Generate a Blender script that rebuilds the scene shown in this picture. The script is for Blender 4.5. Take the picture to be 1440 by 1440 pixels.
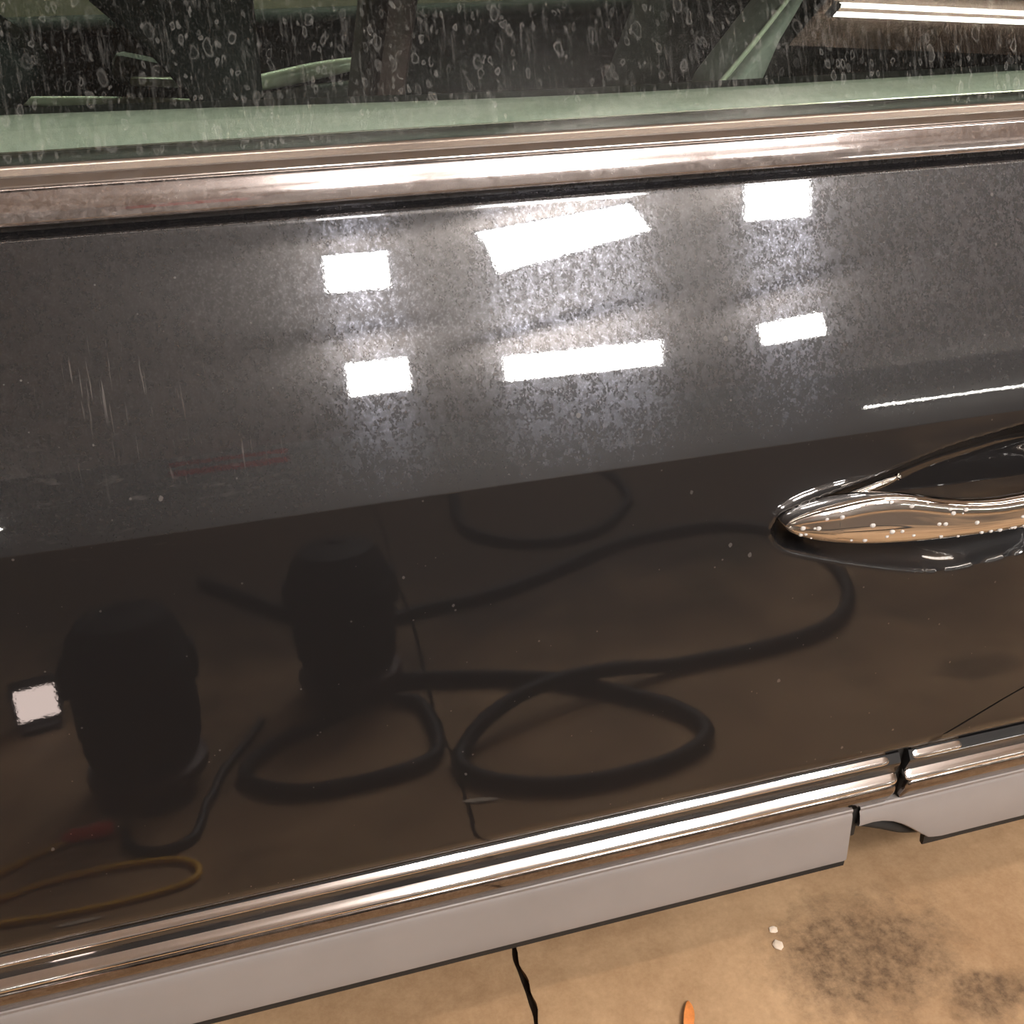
import bpy, bmesh, math, random
from math import sin, cos, radians, pi, sqrt
from mathutils import Vector, Matrix
import numpy as np
random.seed(7)
sc = bpy.context.scene
for o in list(bpy.data.objects): bpy.data.objects.remove(o)
COL = sc.collection

# ------------------------------------------------------------------ camera
cam_d = bpy.data.cameras.new('camera'); cam = bpy.data.objects.new('camera', cam_d); COL.objects.link(cam)
cam_d.sensor_width = 36; cam_d.lens = 36.0; cam_d.clip_start = 0.02
CAM = Vector((0, -0.713, 1.107))
Rm = Matrix(((0.9631417, 0.1454925, -0.2262519), (-0.2686629, 0.4785501, -0.8359486), (-0.0133514, 0.8659225, 0.5)))
cam.matrix_world = Matrix.Translation(CAM) @ Rm.to_4x4()
sc.camera = cam
# ------------------------------------------------------------------ world, exposure
w = bpy.data.worlds.new('world'); sc.world = w; w.use_nodes = True
w.node_tree.nodes['Background'].inputs[0].default_value = (0.02, 0.02, 0.022, 1)
w.node_tree.nodes['Background'].inputs[1].default_value = 1.0
sc.view_settings.view_transform = 'Standard'; sc.view_settings.look = 'None'
sc.view_settings.gamma = 1.0; sc.view_settings.use_curve_mapping = False
sc.view_settings.exposure = 0.0
PANEL_L = 92.0      # radiance of the ceiling panels
UP_FILL_L = 52.0         # glow added on their backs to brighten the ceiling
TUBE_L = 60.0
OVER_L = 22.0      # tubes along the car

# ------------------------------------------------------------------ helpers
def tag(o, label=None, cat=None, group=None, kind=None):
    if label: o['label'] = label
    if cat: o['category'] = cat
    if group: o['group'] = group
    if kind: o['kind'] = kind
    return o
def empty(name, loc=(0, 0, 0), parent=None):
    o = bpy.data.objects.new(name, None); COL.objects.link(o); o.location = loc; o.empty_display_size = .1
    if parent: o.parent = parent
    return o
def link(name, me, mat=None, parent=None, smooth=True, angle=None):
    if mat: me.materials.append(mat)
    if smooth:
        me.shade_smooth()
        if angle: me.set_sharp_from_angle(angle=radians(angle))
    o = bpy.data.objects.new(name, me); COL.objects.link(o)
    if parent: o.parent = parent
    return o
def mesh(name, verts, faces, mat=None, parent=None, smooth=True, angle=35):
    me = bpy.data.meshes.new(name); me.from_pydata([tuple(v) for v in verts], [], faces); me.update()
    bm = bmesh.new(); bm.from_mesh(me); bmesh.ops.recalc_face_normals(bm, faces=bm.faces); bm.to_mesh(me); bm.free()
    return link(name, me, mat, parent, smooth, angle)
def grid_faces(nu, nv, closed_v=False, off=0):
    f = []
    for i in range(nu - 1):
        for j in range(nv - (0 if closed_v else 1)):
            j2 = (j + 1) % nv
            f.append((off + i*nv + j, off + i*nv + j2, off + (i+1)*nv + j2, off + (i+1)*nv + j))
    return f
def grid_mesh(name, G, mat, parent=None, angle=None, flip=False):
    """G[u][v] -> point, open grid, face winding kept"""
    nu, nv = len(G), len(G[0])
    me = bpy.data.meshes.new(name)
    fs = grid_faces(nu, nv)
    if flip: fs = [tuple(reversed(q)) for q in fs]
    me.from_pydata([tuple(p) for r in G for p in r], [], fs); me.update()
    return link(name, me, mat, parent, True, angle)
def extrude(name, prof, xs, mat, parent=None, angle=30, caps=True, scale=None):
    """closed profile [(y,z)] swept along the x stations; scale[i] shrinks it to its centroid"""
    n = len(prof); cy = sum(p[0] for p in prof)/n; cz = sum(p[1] for p in prof)/n
    V = []
    for i, x in enumerate(xs):
        s = scale[i] if scale else 1
        V += [(x, cy + (y-cy)*s, cz + (z-cz)*s) for y, z in prof]
    F = grid_faces(len(xs), n, True)
    if caps: F += [tuple(range(n)), tuple(range((len(xs)-1)*n, len(xs)*n))]
    return mesh(name, V, F, mat, parent, True, angle)
def box(name, c, s, mat, parent=None, bevel=0.0, rot=(0, 0, 0), seg=2):
    bm = bmesh.new(); bmesh.ops.create_cube(bm, size=1)
    for v in bm.verts: v.co = Vector((v.co.x*s[0], v.co.y*s[1], v.co.z*s[2]))
    if bevel: bmesh.ops.bevel(bm, geom=bm.edges[:], offset=bevel, segments=seg, affect='EDGES', profile=.5)
    M = Matrix.Translation(c) @ Matrix.Rotation(rot[2], 4, 'Z') @ Matrix.Rotation(rot[1], 4, 'Y') @ Matrix.Rotation(rot[0], 4, 'X')
    bm.transform(M)
    me = bpy.data.meshes.new(name); bm.to_mesh(me); bm.free()
    return link(name, me, mat, parent, True, 40)
def catmull(P, n=8, closed=False):
    P = [Vector(p) for p in P]; out = []; m = len(P)
    R = range(m) if closed else range(m-1)
    for i in R:
        if closed: a, b, c, d = P[(i-1) % m], P[i], P[(i+1) % m], P[(i+2) % m]
        else: a, b, c, d = P[max(i-1, 0)], P[i], P[i+1], P[min(i+2, m-1)]
        for k in range(n):
            t = k/n
            out.append(.5*((2*b) + (c-a)*t + (2*a-5*b+4*c-d)*t*t + (3*b-a-3*c+d)*t**3))
    if not closed: out.append(P[-1])
    return out
def tube(name, P, r, mat, parent=None, seg=10, closed=False, ridge=None):
    """swept tube; r number or list"""
    n = len(P); V = []; prevn = None
    for i, p in enumerate(P):
        t = (P[(i+1) % n if closed else min(i+1, n-1)] - P[(i-1) % n if closed else max(i-1, 0)]).normalized()
        up = Vector((0, 0, 1)) if abs(t.z) < .95 else Vector((1, 0, 0))
        if prevn is None: nn = t.cross(up).normalized()
        else: nn = (prevn - t*prevn.dot(t)).normalized()
        prevn = nn; bb = t.cross(nn)
        rr = r[i] if isinstance(r, (list, tuple)) else r
        if ridge: rr *= 1 + ridge*(1 if i % 2 else -1)
        for k in range(seg):
            a = 2*pi*k/seg; V.append(p + nn*cos(a)*rr + bb*sin(a)*rr)
    F = grid_faces(n, seg, True)
    if closed: F += [((n-1)*seg+k, (n-1)*seg+(k+1) % seg, (k+1) % seg, k) for k in range(seg)]
    else: F += [tuple(range(seg)), tuple(range((n-1)*seg, n*seg))]
    return mesh(name, V, F, mat, parent, True, 50)
def lathe(name, prof, mat, parent=None, seg=32, M=Matrix(), angle=35):
    """prof [(r,h)] revolved about local z, then M"""
    V = []; n = len(prof)
    for k in range(seg):
        a = 2*pi*k/seg
        V += [M @ Vector((r*cos(a), r*sin(a), h)) for r, h in prof]
    F = []
    for k in range(seg):
        k2 = (k+1) % seg
        for i in range(n-1): F.append((k*n+i, k2*n+i, k2*n+i+1, k*n+i+1))
    o = mesh(name, V, F, mat, parent, True, angle)
    bm = bmesh.new(); bm.from_mesh(o.data); bmesh.ops.remove_doubles(bm, verts=bm.verts, dist=1e-5)
    bmesh.ops.recalc_face_normals(bm, faces=bm.faces); bm.to_mesh(o.data); bm.free(); o.data.shade_smooth(); o.data.set_sharp_from_angle(angle=radians(angle))
    return o
def interp(x, xs, ys): return float(np.interp(x, xs, ys))
def smooth(a, b, x):
    t = min(1, max(0, (x-a)/(b-a))); return t*t*(3-2*t)

# ------------------------------------------------------------------ materials
class NT:
    def __init__(s, name):
        s.m = bpy.data.materials.new(name); s.m.use_nodes = True; s.t = s.m.node_tree; s.t.nodes.clear()
        s.out = s.t.nodes.new('ShaderNodeOutputMaterial'); s.co = s.t.nodes.new('ShaderNodeTexCoord')
    def n(s, typ, ins=None, **kw):
        nd = s.t.nodes.new('ShaderNode'+typ)
        for k, v in kw.items(): setattr(nd, k, v)
        for k, v in (ins or {}).items():
            i = nd.inputs[k]
            if hasattr(v, 'is_output'): s.t.links.new(v, i)
            else: i.default_value = v
        return nd
    def obj(s): return s.co.outputs['Object']
    def map(s, scale, loc=(0, 0, 0), rot=(0, 0, 0)):
        return s.n('Mapping', {'Vector': s.obj(), 'Scale': scale, 'Location': loc, 'Rotation': rot}).outputs[0]
    def noise(s, vec, scale=1, detail=2, rough=.5): return s.n('TexNoise', {'Vector': vec, 'Scale': scale, 'Detail': detail, 'Roughness': rough}).outputs[0]
    def math(s, op, a, b=0.0, c=0.0, clamp=False):
        nd = s.n('Math', {0: a, 1: b, 2: c}, operation=op, use_clamp=clamp); return nd.outputs[0]
    def ramp(s, x, a, b, lo=0.0, hi=1.0):
        return s.n('MapRange', {'Value': x, 'From Min': a, 'From Max': b, 'To Min': lo, 'To Max': hi}, clamp=True).outputs[0]
    def mixc(s, f, a, b):
        nd = s.n('Mix', data_type='RGBA'); 
        for k, v in ((0, f), (6, a), (7, b)):
            if hasattr(v, 'is_output'): s.t.links.new(v, nd.inputs[k])
            else: nd.inputs[k].default_value = v
        return nd.outputs[2]
    def mixs(s, f, a, b):
        nd = s.t.nodes.new('ShaderNodeMixShader')
        if hasattr(f, 'is_output'): s.t.links.new(f, nd.inputs[0])
        else: nd.inputs[0].default_value = f
        s.t.links.new(a, nd.inputs[1]); s.t.links.new(b, nd.inputs[2]); return nd.outputs[0]
    def done(s, sh): s.t.links.new(sh, s.out.inputs[0]); return s.m
    def sep(s): return s.n('SeparateXYZ', {0: s.obj()}).outputs
    def blob(s, c, r, soft=.5):
        """1 inside an ellipsoid patch of the thing's own surface"""
        v = s.n('VectorMath', {0: s.obj(), 1: c}, operation='SUBTRACT').outputs[0]
        v = s.n('VectorMath', {0: v, 1: (1/r[0], 1/r[1], 1/r[2])}, operation='MULTIPLY').outputs[0]
        l = s.n('VectorMath', {0: v}, operation='LENGTH').outputs['Value']
        return s.ramp(l, 1.0, 1.0-soft)
def rgb(r, g, b): return (r, g, b, 1)
def pbr(name, col, rough=.5, metal=0.0, spec=.5, coat=0.0, var=0.0, scale=20, bump=0.0, bscale=200, sheen=0):
    m = NT(name); c = rgb(*col)
    if var:
        nz = m.noise(m.obj(), scale, 4, .6)
        c = m.mixc(m.ramp(nz, .3, .7), rgb(*[v*(1-var) for v in col]), rgb(*[min(1, v*(1+var)) for v in col]))
    p = m.n('BsdfPrincipled', {'Base Color': c, 'Roughness': rough, 'Metallic': metal, 'Specular IOR Level': spec, 'Coat Weight': coat, 'Sheen Weight': sheen})
    if bump:
        b = m.n('Bump', {'Height': m.noise(m.obj(), bscale, 3), 'Strength': bump, 'Distance': .002}); m.t.links.new(b.outputs[0], p.inputs['Normal'])
    return m.done(p.outputs[0])
def emit(name, col, L):
    m = NT(name); return m.done(m.n('Emission', {'Color': rgb(*col), 'Strength': L}).outputs[0])

def mat_paint():
    m = NT('black_paint'); x, y, z = m.sep()
    peel = m.n('Bump', {'Height': m.noise(m.map((330, 330, 330)), 1, 2), 'Strength': 1.0, 'Distance': .000007}).outputs[0]
    base = m.n('BsdfPrincipled', {'Coat Normal': peel, 'Base Color': rgb(.006, .0055, .006), 'Roughness': .5, 'Specular IOR Level': .2, 'Coat Weight': 1.0, 'Coat Roughness': .02, 'Coat IOR': 1.62}).outputs[0]
    speck = m.noise(m.map((420, 420, 330)), 1, 3, .65)
    speck2 = m.noise(m.map((150, 150, 90)), 1, 3, .6)
    patch = m.ramp(m.noise(m.obj(), 9, 3), .3, .75, .55, 1.15)
    sp = m.math('ADD', m.ramp(speck, .50, .76), m.math('MULTIPLY', m.ramp(speck2, .45, .75), .5))
    up = m.ramp(z, .680, .80, .06, 1.0)                       # dried grime lies on the shoulder, little below the crease
    film = m.math('MULTIPLY', m.math('MULTIPLY', m.math('ADD', m.math('MULTIPLY', sp, 1.5), .12), patch), up)
    # fine horizontal wash scratches, vertical rub marks at the front
    hs = m.ramp(m.noise(m.map((14, 300, 900), rot=(0, radians(4), 0)), 1, 4, .7), .60, .72)
    hm = m.ramp(m.noise(m.obj(), 6, 2), .40, .6)
    hzone = m.math('MULTIPLY', m.ramp(z, .69, .72), m.ramp(z, .80, .765))
    hs = m.math('MULTIPLY', m.math('MULTIPLY', hs, hm), hzone)
    vs = m.ramp(m.noise(m.map((420, 30, 13), rot=(0, radians(-3), 0)), 1, 3, .55), .64, .70)
    vs = m.math('MULTIPLY', vs, m.math('ADD', m.blob((-.10, .1, .80), (.075, .1, .045), .6), m.blob((-.06, .08, .735), (.10, .1, .03), .6)))
    gl = m.n('BsdfAnisotropic', {'Color': rgb(.76, .79, .96), 'Roughness': .22, 'Anisotropy': .72, 'Tangent': m.n('CombineXYZ', {0: 1.0, 1: .0, 2: .0}).outputs[0]}).outputs[0]
    gl2 = m.n('BsdfGlossy', {'Color': rgb(.9, .86, .84), 'Roughness': .16}).outputs[0]
    df = m.n('BsdfDiffuse', {'Color': rgb(.50, .45, .42)}).outputs[0]
    s = m.mixs(m.math('MULTIPLY', film, .043), base, gl)
    s = m.mixs(m.math('MULTIPLY', m.math('ADD', film, m.math('MULTIPLY', hs, 3.0)), .009), s, gl2)
    # dried spots
    vor = m.n('TexVoronoi', {'Vector': m.map((48, 48, 40)), 'Scale': 1.0, 'Randomness': 1.0}, feature='F1')
    rad = m.n('SeparateColor', {0: vor.outputs['Color']}).outputs
    thr = m.math('MULTIPLY', m.ramp(rad[0], .86, 1.0), .10)
    spot = m.math('LESS_THAN', m.math('ADD', vor.outputs['Distance'], m.math('MULTIPLY', m.math('SUBTRACT', speck, .5), .12)), thr)
    fine = m.n('TexVoronoi', {'Vector': m.map((170, 170, 170)), 'Scale': 1.0}, feature='F1')
    fr = m.n('SeparateColor', {0: fine.outputs['Color']}).outputs
    fspot = m.math('LESS_THAN', fine.outputs['Distance'], m.math('MULTIPLY', m.ramp(fr[1], .93, 1.0), .18))
    streak = m.math('MULTIPLY', m.ramp(m.noise(m.map((36, 30, 130), rot=(0, radians(8), 0)), 1, 5, .65), .60, .72), m.blob((-.12, .06, .72), (.2, .2, .06), .8))
    dust = m.math('ADD', m.math('MULTIPLY', film, .009), m.math('MULTIPLY', m.math('ADD', spot, fspot), .13))
    dust = m.math('ADD', dust, m.math('ADD', m.math('MULTIPLY', vs, .13), m.math('MULTIPLY', streak, .05)))
    dust = m.math('ADD', dust, m.math('MULTIPLY', hs, .02), clamp=True)
    return m.done(m.mixs(dust, s, df))
def mat_chrome(name, dirt=0.0, rough=.05, col=(.78, .75, .73), dif=.45):
    m = NT(name)
    s = m.n('BsdfPrincipled', {'Base Color': rgb(*col), 'Metallic': 1.0, 'Roughness': rough}).outputs[0]
    if dirt:
        z = m.sep()[2]
        a = m.ramp(m.noise(m.map((260, 260, 260)), 1, 4, .7), .42, .66)
        b = m.ramp(m.noise(m.map((55, 55, 120)), 1, 5, .7), .46, .62)
        c = m.ramp(m.noise(m.map((900, 900, 900)), 1, 2), .35, .7)
        f = m.math('ADD', m.math('MULTIPLY', a, .35), m.math('MULTIPLY', b, .35)); f = m.math('ADD', f, m.math('MULTIPLY', c, .25))
        hz = m.n('BsdfPrincipled', {'Base Color': rgb(.48, .445, .435), 'Metallic': 1.0, 'Roughness': .115}).outputs[0]
        df = m.n('BsdfDiffuse', {'Color': rgb(.40, .35, .33)}).outputs[0]
        s = m.mixs(m.math('MULTIPLY', f, min(1, dirt*1.3), clamp=True), s, hz)
        s = m.mixs(m.math('MULTIPLY', f, dirt*dif, clamp=True), s, df)
    return m.done(s)
def mat_glass(name, tint, dirt=1.0):
    m = NT(name)
    face = m.n('LayerWeight', {'Blend': .5}).outputs['Facing']
    fr = m.math('ADD', m.math('MULTIPLY', m.math('POWER', face, 5.0), .92), .048)
    s = m.mixs(fr, m.n('BsdfTransparent', {'Color': rgb(*tint)}).outputs[0], m.n('BsdfGlossy', {'Color': rgb(1, 1, 1), 'Roughness': .0}).outputs[0])
    if dirt:
        wob = m.n('VectorMath', {0: m.n('TexNoise', {'Vector': m.obj(), 'Scale': 90.0, 'Detail': 2.0}).outputs['Color'], 1: (.008, .008, .008)}, operation='MULTIPLY').outputs[0]
        v = m.n('VectorMath', {0: m.obj(), 1: wob}, operation='ADD').outputs[0]
        rings = None
        for sc_, den, rmax, wd in ((95, .62, .40, .10), (190, .60, .42, .14)):
            mp = m.n('Mapping', {'Vector': v, 'Scale': (sc_, sc_*.2, sc_*.62)}).outputs[0]
            vo = m.n('TexVoronoi', {'Vector': mp, 'Scale': 1.0, 'Randomness': .9}, feature='F1')
            c = m.n('SeparateColor', {0: vo.outputs['Color']}).outputs
            rr = m.ramp(c[0], den, 1.0, .10, rmax)
            on = m.math('GREATER_THAN', c[0], den)
            ring = m.ramp(m.math('ABSOLUTE', m.math('SUBTRACT', vo.outputs['Distance'], rr)), wd, 0.0)
            fill = m.math('MULTIPLY', m.math('LESS_THAN', vo.outputs['Distance'], rr), m.math('MULTIPLY', c[1], .35))
            k = m.math('MULTIPLY', m.math('MULTIPLY', m.math('MAXIMUM', ring, fill), on), m.ramp(c[2], 0, 1, .25, 1.0))
            rings = k if rings is None else m.math('MAXIMUM', rings, k)
        st = m.ramp(m.noise(m.map((260, 60, 22)), 1, 4, .65), .54, .74)
        sp = m.ramp(m.noise(m.map((700, 200, 500)), 1, 3, .7), .52, .75)
        zone = m.ramp(m.noise(m.map((5, 2, 3)), 1, 2), .35, .65, .65, 1.0)
        d = m.math('ADD', m.math('MULTIPLY', rings, .155), m.math('MULTIPLY', m.math('ADD', m.math('MULTIPLY', st, .09), m.math('MULTIPLY', sp, .07)), 1.0))
        d = m.math('ADD', m.math('MULTIPLY', d, zone), .003)
        d = m.math('MULTIPLY', d, dirt, clamp=True)
        s = m.mixs(d, s, m.n('BsdfDiffuse', {'Color': rgb(.62, .60, .56)}).outputs[0])
    return m.done(s)
def mat_floor():
    m = NT('concrete'); x, y, z = m.sep()
    n1 = m.noise(m.obj(), 3.0, 5, .6); n2 = m.noise(m.obj(), 30, 5, .65); n3 = m.noise(m.obj(), 160, 4, .7)
    t = m.math('ADD', m.math('MULTIPLY', n1, .5), m.math('ADD', m.math('MULTIPLY', n2, .3), m.math('MULTIPLY', n3, .2)))
    c = m.mixc(m.ramp(t, .36, .64), rgb(.30, .18, .095), rgb(.52, .345, .20))
    # oil stains with a ragged outline
    edge = m.math('MULTIPLY', m.math('SUBTRACT', m.noise(m.obj(), 26, 5, .7), .5), 1.5)
    stain = None
    for c0, r in (((.625, -.035), (.125, .085)), ((.735, -.125), (.06, .035)), ((1.25, -.62), (.10, .05)), ((1.33, -.47), (.06, .03)), ((-1.3, -1.4), (.3, .2))):
        dx = m.math('DIVIDE', m.math('SUBTRACT', x, c0[0]), r[0]); dy = m.math('DIVIDE', m.math('SUBTRACT', y, c0[1]), r[1])
        d = m.math('SQRT', m.math('ADD', m.math('MULTIPLY', dx, dx), m.math('MULTIPLY', dy, dy)))
        k = m.ramp(m.math('ADD', d, edge), 1.15, .55)
        stain = k if stain is None else m.math('MAXIMUM', stain, k)
    far_dim = None  # floor colour darkened away from the car, painted to dim its mirror image
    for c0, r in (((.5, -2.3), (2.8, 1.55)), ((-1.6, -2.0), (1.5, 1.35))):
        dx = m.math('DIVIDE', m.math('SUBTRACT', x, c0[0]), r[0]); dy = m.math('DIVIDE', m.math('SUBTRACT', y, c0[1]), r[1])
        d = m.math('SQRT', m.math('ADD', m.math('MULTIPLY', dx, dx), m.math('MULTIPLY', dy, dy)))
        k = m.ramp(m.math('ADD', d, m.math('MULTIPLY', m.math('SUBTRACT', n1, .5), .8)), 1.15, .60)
        far_dim = k if far_dim is None else m.math('MAXIMUM', far_dim, k)
    c = m.mixc(m.math('MULTIPLY', far_dim, .95), c, rgb(.055, .040, .029))
    mott = m.ramp(m.noise(m.obj(), 75, 4, .7), .35, .65, .45, 1.0)
    c = m.mixc(m.math('MULTIPLY', m.math('MULTIPLY', stain, mott), .85), c, rgb(.085, .055, .035))
    p = m.n('BsdfPrincipled', {'Base Color': c, 'Roughness': m.ramp(n2, .3, .7, .60, .80), 'Specular IOR Level': .15})
    b = m.n('Bump', {'Height': t, 'Strength': .35, 'Distance': .004}); m.t.links.new(b.outputs[0], p.inputs['Normal'])
    return m.done(p.outputs[0])

M = {}
M['paint'] = mat_paint()
M['chrome'] = mat_chrome('chrome_handle', 0, .045)
M['chrome_belt'] = mat_chrome('chrome_belt', .85, .05, (.50, .455, .45), .45)
M['chrome_low'] = mat_chrome('chrome_sill', .12, .05, (.90, .86, .84), .15)
M['band'] = mat_chrome('sill_band', .5, .10, (.20, .17, .15), .12)
M['satin'] = mat_chrome('satin_seal', .5, .22, (.40, .355, .32), .3)
M['glass'] = mat_glass('green_glass', (.68, .78, .69), 1.0)
M['glass2'] = mat_glass('far_glass', (.66, .78, .68), .25)
M['rocker'] = pbr('grey_rocker', (.255, .226, .213), .42, 0, .4, 0, .06, 6)
M['rubber'] = pbr('black_rubber', (.012, .012, .012), .55, bump=.2, bscale=600)
M['under'] = pbr('underbody', (.02, .018, .016), .8)
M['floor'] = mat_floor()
M['joint'] = pbr('joint_dirt', (.035, .022, .014), .9, bump=.4)
M['wall'] = pbr('wall_paint', (.36, .345, .33), .7, var=.06, scale=2)
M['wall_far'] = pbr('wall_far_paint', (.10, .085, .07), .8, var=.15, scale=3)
M['ceil'] = pbr('ceiling_paint', (.72, .67, .64), .75, var=.03, scale=2)
M['trim_light'] = pbr('door_top_trim', (.29, .285, .27), .5, var=.12, scale=140, bump=.25, bscale=900)
M['trim_mid'] = pbr('door_card', (.10, .10, .095), .6, 0, .12, var=.1, scale=80)
M['trim_dark'] = pbr('dark_trim', (.014, .014, .015), .6, 0, .12, var=.15, scale=60)
M['seat'] = pbr('dark_seat', (.016, .014, .016), .55, 0, .12, var=.2, scale=50, bump=.3, bscale=400)
M['seat_wine'] = pbr('seat_insert', (.05, .020, .022), .65, var=.3, scale=30)
M['lit_trim'] = pbr('lit_trim_tone', (.78, .76, .62), .30)  # pale colour stands in for light falling on the far cabin trim
M['piping'] = pbr('piping', (.55, .55, .44), .4)
M['panel_light'] = emit('panel_light', (1.0, .965, .93), PANEL_L)
M['ceiling_fill'] = emit('ceiling_fill', (1.0, .93, .87), UP_FILL_L)
M['over_light'] = emit('over_light', (1.0, .93, .85), OVER_L)
M['tube_light'] = emit('tube_light', (1.0, .97, .90), TUBE_L)
M['work_glow'] = emit('work_glow', (1.0, .80, .72), 10.0)
M['fixture'] = pbr('fixture_white', (.75, .74, .72), .4)
M['wood'] = pbr('wood_batten', (.62, .47, .35), .5, var=.15, scale=12)
M['black_plastic'] = pbr('black_plastic', (.006, .006, .007), .6, 0, .2, bump=.15, bscale=120)
M['brown'] = pbr('brown_base', (.06, .025, .02), .5)
M['hose'] = pbr('black_hose', (.010, .011, .013), .55, 0, .25)
M['cord'] = pbr('black_cord', (.010, .008, .008), .5)
M['yellow'] = pbr('yellow_cord', (.95, .50, .03), .45)
M['red'] = pbr('red_plug', (1.0, .08, .03), .4)
M['towel'] = pbr('pale_towel', (.82, .66, .62), .9, var=.1, scale=60, sheen=.4)
M['scrap'] = pbr('paper_scrap', (.75, .62, .5), .8, var=.1, scale=100)
M['leaf'] = pbr('orange_leaf', (.75, .26, .07), .5, var=.15, scale=120)
M['tyre'] = pbr('tyre', (.02, .02, .02), .75, bump=.3, bscale=80)
M['alloy'] = pbr('alloy', (.55, .55, .56), .3, 1.0)

# ------------------------------------------------------------------ setting
X0, X1, Y0, Y1, ZC = -6.0, 8.5, -6.6, 4.6, 3.3
def jx(y):
    return (.2085 + .004*sin(y*9.1+.4) - .05*min(0, y+.12)) + .0012*sin(y*61) + .0009*sin(y*143+1) 
fl = mesh('floor', [(X0, Y0, -.014), (X1, Y0, -.014), (X1, Y1, -.014), (X0, Y1, -.014)], [(0, 1, 2, 3)], M['joint'], smooth=False)
tag(fl, kind='structure')
ys = [Y0] + [-3 + i*.15 for i in range(14)] + [-.9 + i*.008 for i in range(150)] + [.35, .8, 1.6, 3] + [Y1]
def slab(side):
    V = []; n = len(ys)
    for y in ys: 
        hw = .0034 + .0012*sin(y*47+side) + (.0008*sin(y*171))
        V.append((jx(y) + side*hw, y, 0))
    E_ = X1 if side > 0 else X0
    V += [(p[0]+side*.0025, p[1], -.014) for p in V[:n]]
    V += [(E_, y, 0) for y in ys]
    F = []
    for i in range(n-1):
        F.append((i, i+1, n+i+1, n+i)); F.append((i, i+1, 2*n+i+1, 2*n+i))
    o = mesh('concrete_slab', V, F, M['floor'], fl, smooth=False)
    for p in o.data.polygons:
        pass
    return o
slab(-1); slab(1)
def quad(name, P, mat):
    o = mesh(name, P, [(0, 1, 2, 3)], mat, smooth=False); tag(o, kind='structure'); return o
quad('ceiling', [(X0, Y0, ZC), (X1, Y0, ZC), (X1, Y1, ZC), (X0, Y1, ZC)], M['ceil'])
M['dark_strip'] = pbr('added_dark', (.055, .042, .032), .7, var=.2, scale=5)  # unseen ceiling strip, added so the window glass mirrors a darker area
tag(box('added_dark_strip', ((X0+X1)/2, -1.62, 3.262), (X1-X0-.04, 1.06, .074), M['dark_strip'], None, .006), kind='structure')
quad('wall_back', [(X0, Y0, 0), (X1, Y0, 0), (X1, Y0, ZC), (X0, Y0, ZC)], M['wall'])
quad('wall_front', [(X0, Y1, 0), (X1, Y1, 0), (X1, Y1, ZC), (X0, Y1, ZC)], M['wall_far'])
quad('wall_left', [(X0, Y0, 0), (X0, Y1, 0), (X0, Y1, ZC), (X0, Y0, ZC)], M['wall'])
quad('wall_right', [(X1, Y0, 0), (X1, Y1, 0), (X1, Y1, ZC), (X1, Y0, ZC)], M['wall'])

# ------------------------------------------------------------------ lamps
def panel_lamp(C, u, v, label):
    """flood panel hung under the ceiling and tilted towards the car; u, v: its width and height vectors"""
    t = empty('ceiling_light', C); tag(t, label, 'light', 'bright panels above the car')
    u = Vector(u); v = Vector(v); v = v - u*(u.dot(v)/u.dot(u)); n = u.cross(v).normalized()     # n faces back to the lamp's rear
    if n.y > 0: n = -n
    sx, sy = u.length, v.length; ux, vx = u/sx, v/sy
    P = lambda x, y, z: ux*x + vx*y + n*z
    V = []
    for zz in (-.006, .045):
        for s_ in (1.0, 0.0):
            for ax, ay in ((-1, -1), (1, -1), (1, 1), (-1, 1)): V.append(P(ax*(sx/2 + s_*.014), ay*(sy/2 + s_*.014), zz))
    F = []
    for i in range(4):
        j = (i+1) % 4
        F += [(i, j, j+4, i+4), (i+8, j+8, j+12, i+12), (i, j, j+8, i+8), (i+4, j+4, j+12, i+12)]
    mesh('frame', V, F, M['fixture'], t, smooth=False)
    q = lambda z: [P(-sx/2, -sy/2, z), P(sx/2, -sy/2, z), P(sx/2, sy/2, z), P(-sx/2, sy/2, z)]
    mesh('diffuser', q(0), [(0, 1, 2, 3)], M['panel_light'], t, smooth=False)
    mesh('ceiling_fill_face', q(.04), [(0, 1, 2, 3)], M['ceiling_fill'], t, smooth=False)  # added rear glow that lights the ceiling
    for k in (-.36, .36):
        p = P(k*sx, sy*.42, .05); tube('hanger_rod', [p, Vector((p.x, p.y, ZC-C[2]))], .005, M['fixture'], t, 6)
panel_lamp((.490, -2.744, 2.95), (.260, .023, -.018), (.008, .130, .177), 'small panel light mirrored upper left on the door')
panel_lamp((1.344, -2.51, 2.96), (.617, .255, .015), (-.03, .19, .255), 'long panel light mirrored upper middle on the door')
panel_lamp((2.252, -2.325, 2.95), (.230, .095, -.084), (-.011, .215, .266), 'small panel light mirrored upper right on the door')
panel_lamp((.657, -4.059, 2.95), (.322, .035, -.015), (.004, .132, .250), 'small panel light mirrored lower left on the door')
panel_lamp((1.844, -4.196, 2.95), (.857, .240, -.142), (-.008, .112, .226), 'long panel light mirrored lower middle on the door')
panel_lamp((3.110, -4.053, 2.95), (.310, .172, -.047), (-.011, .092, .190), 'small panel light mirrored lower right on the door')
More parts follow.
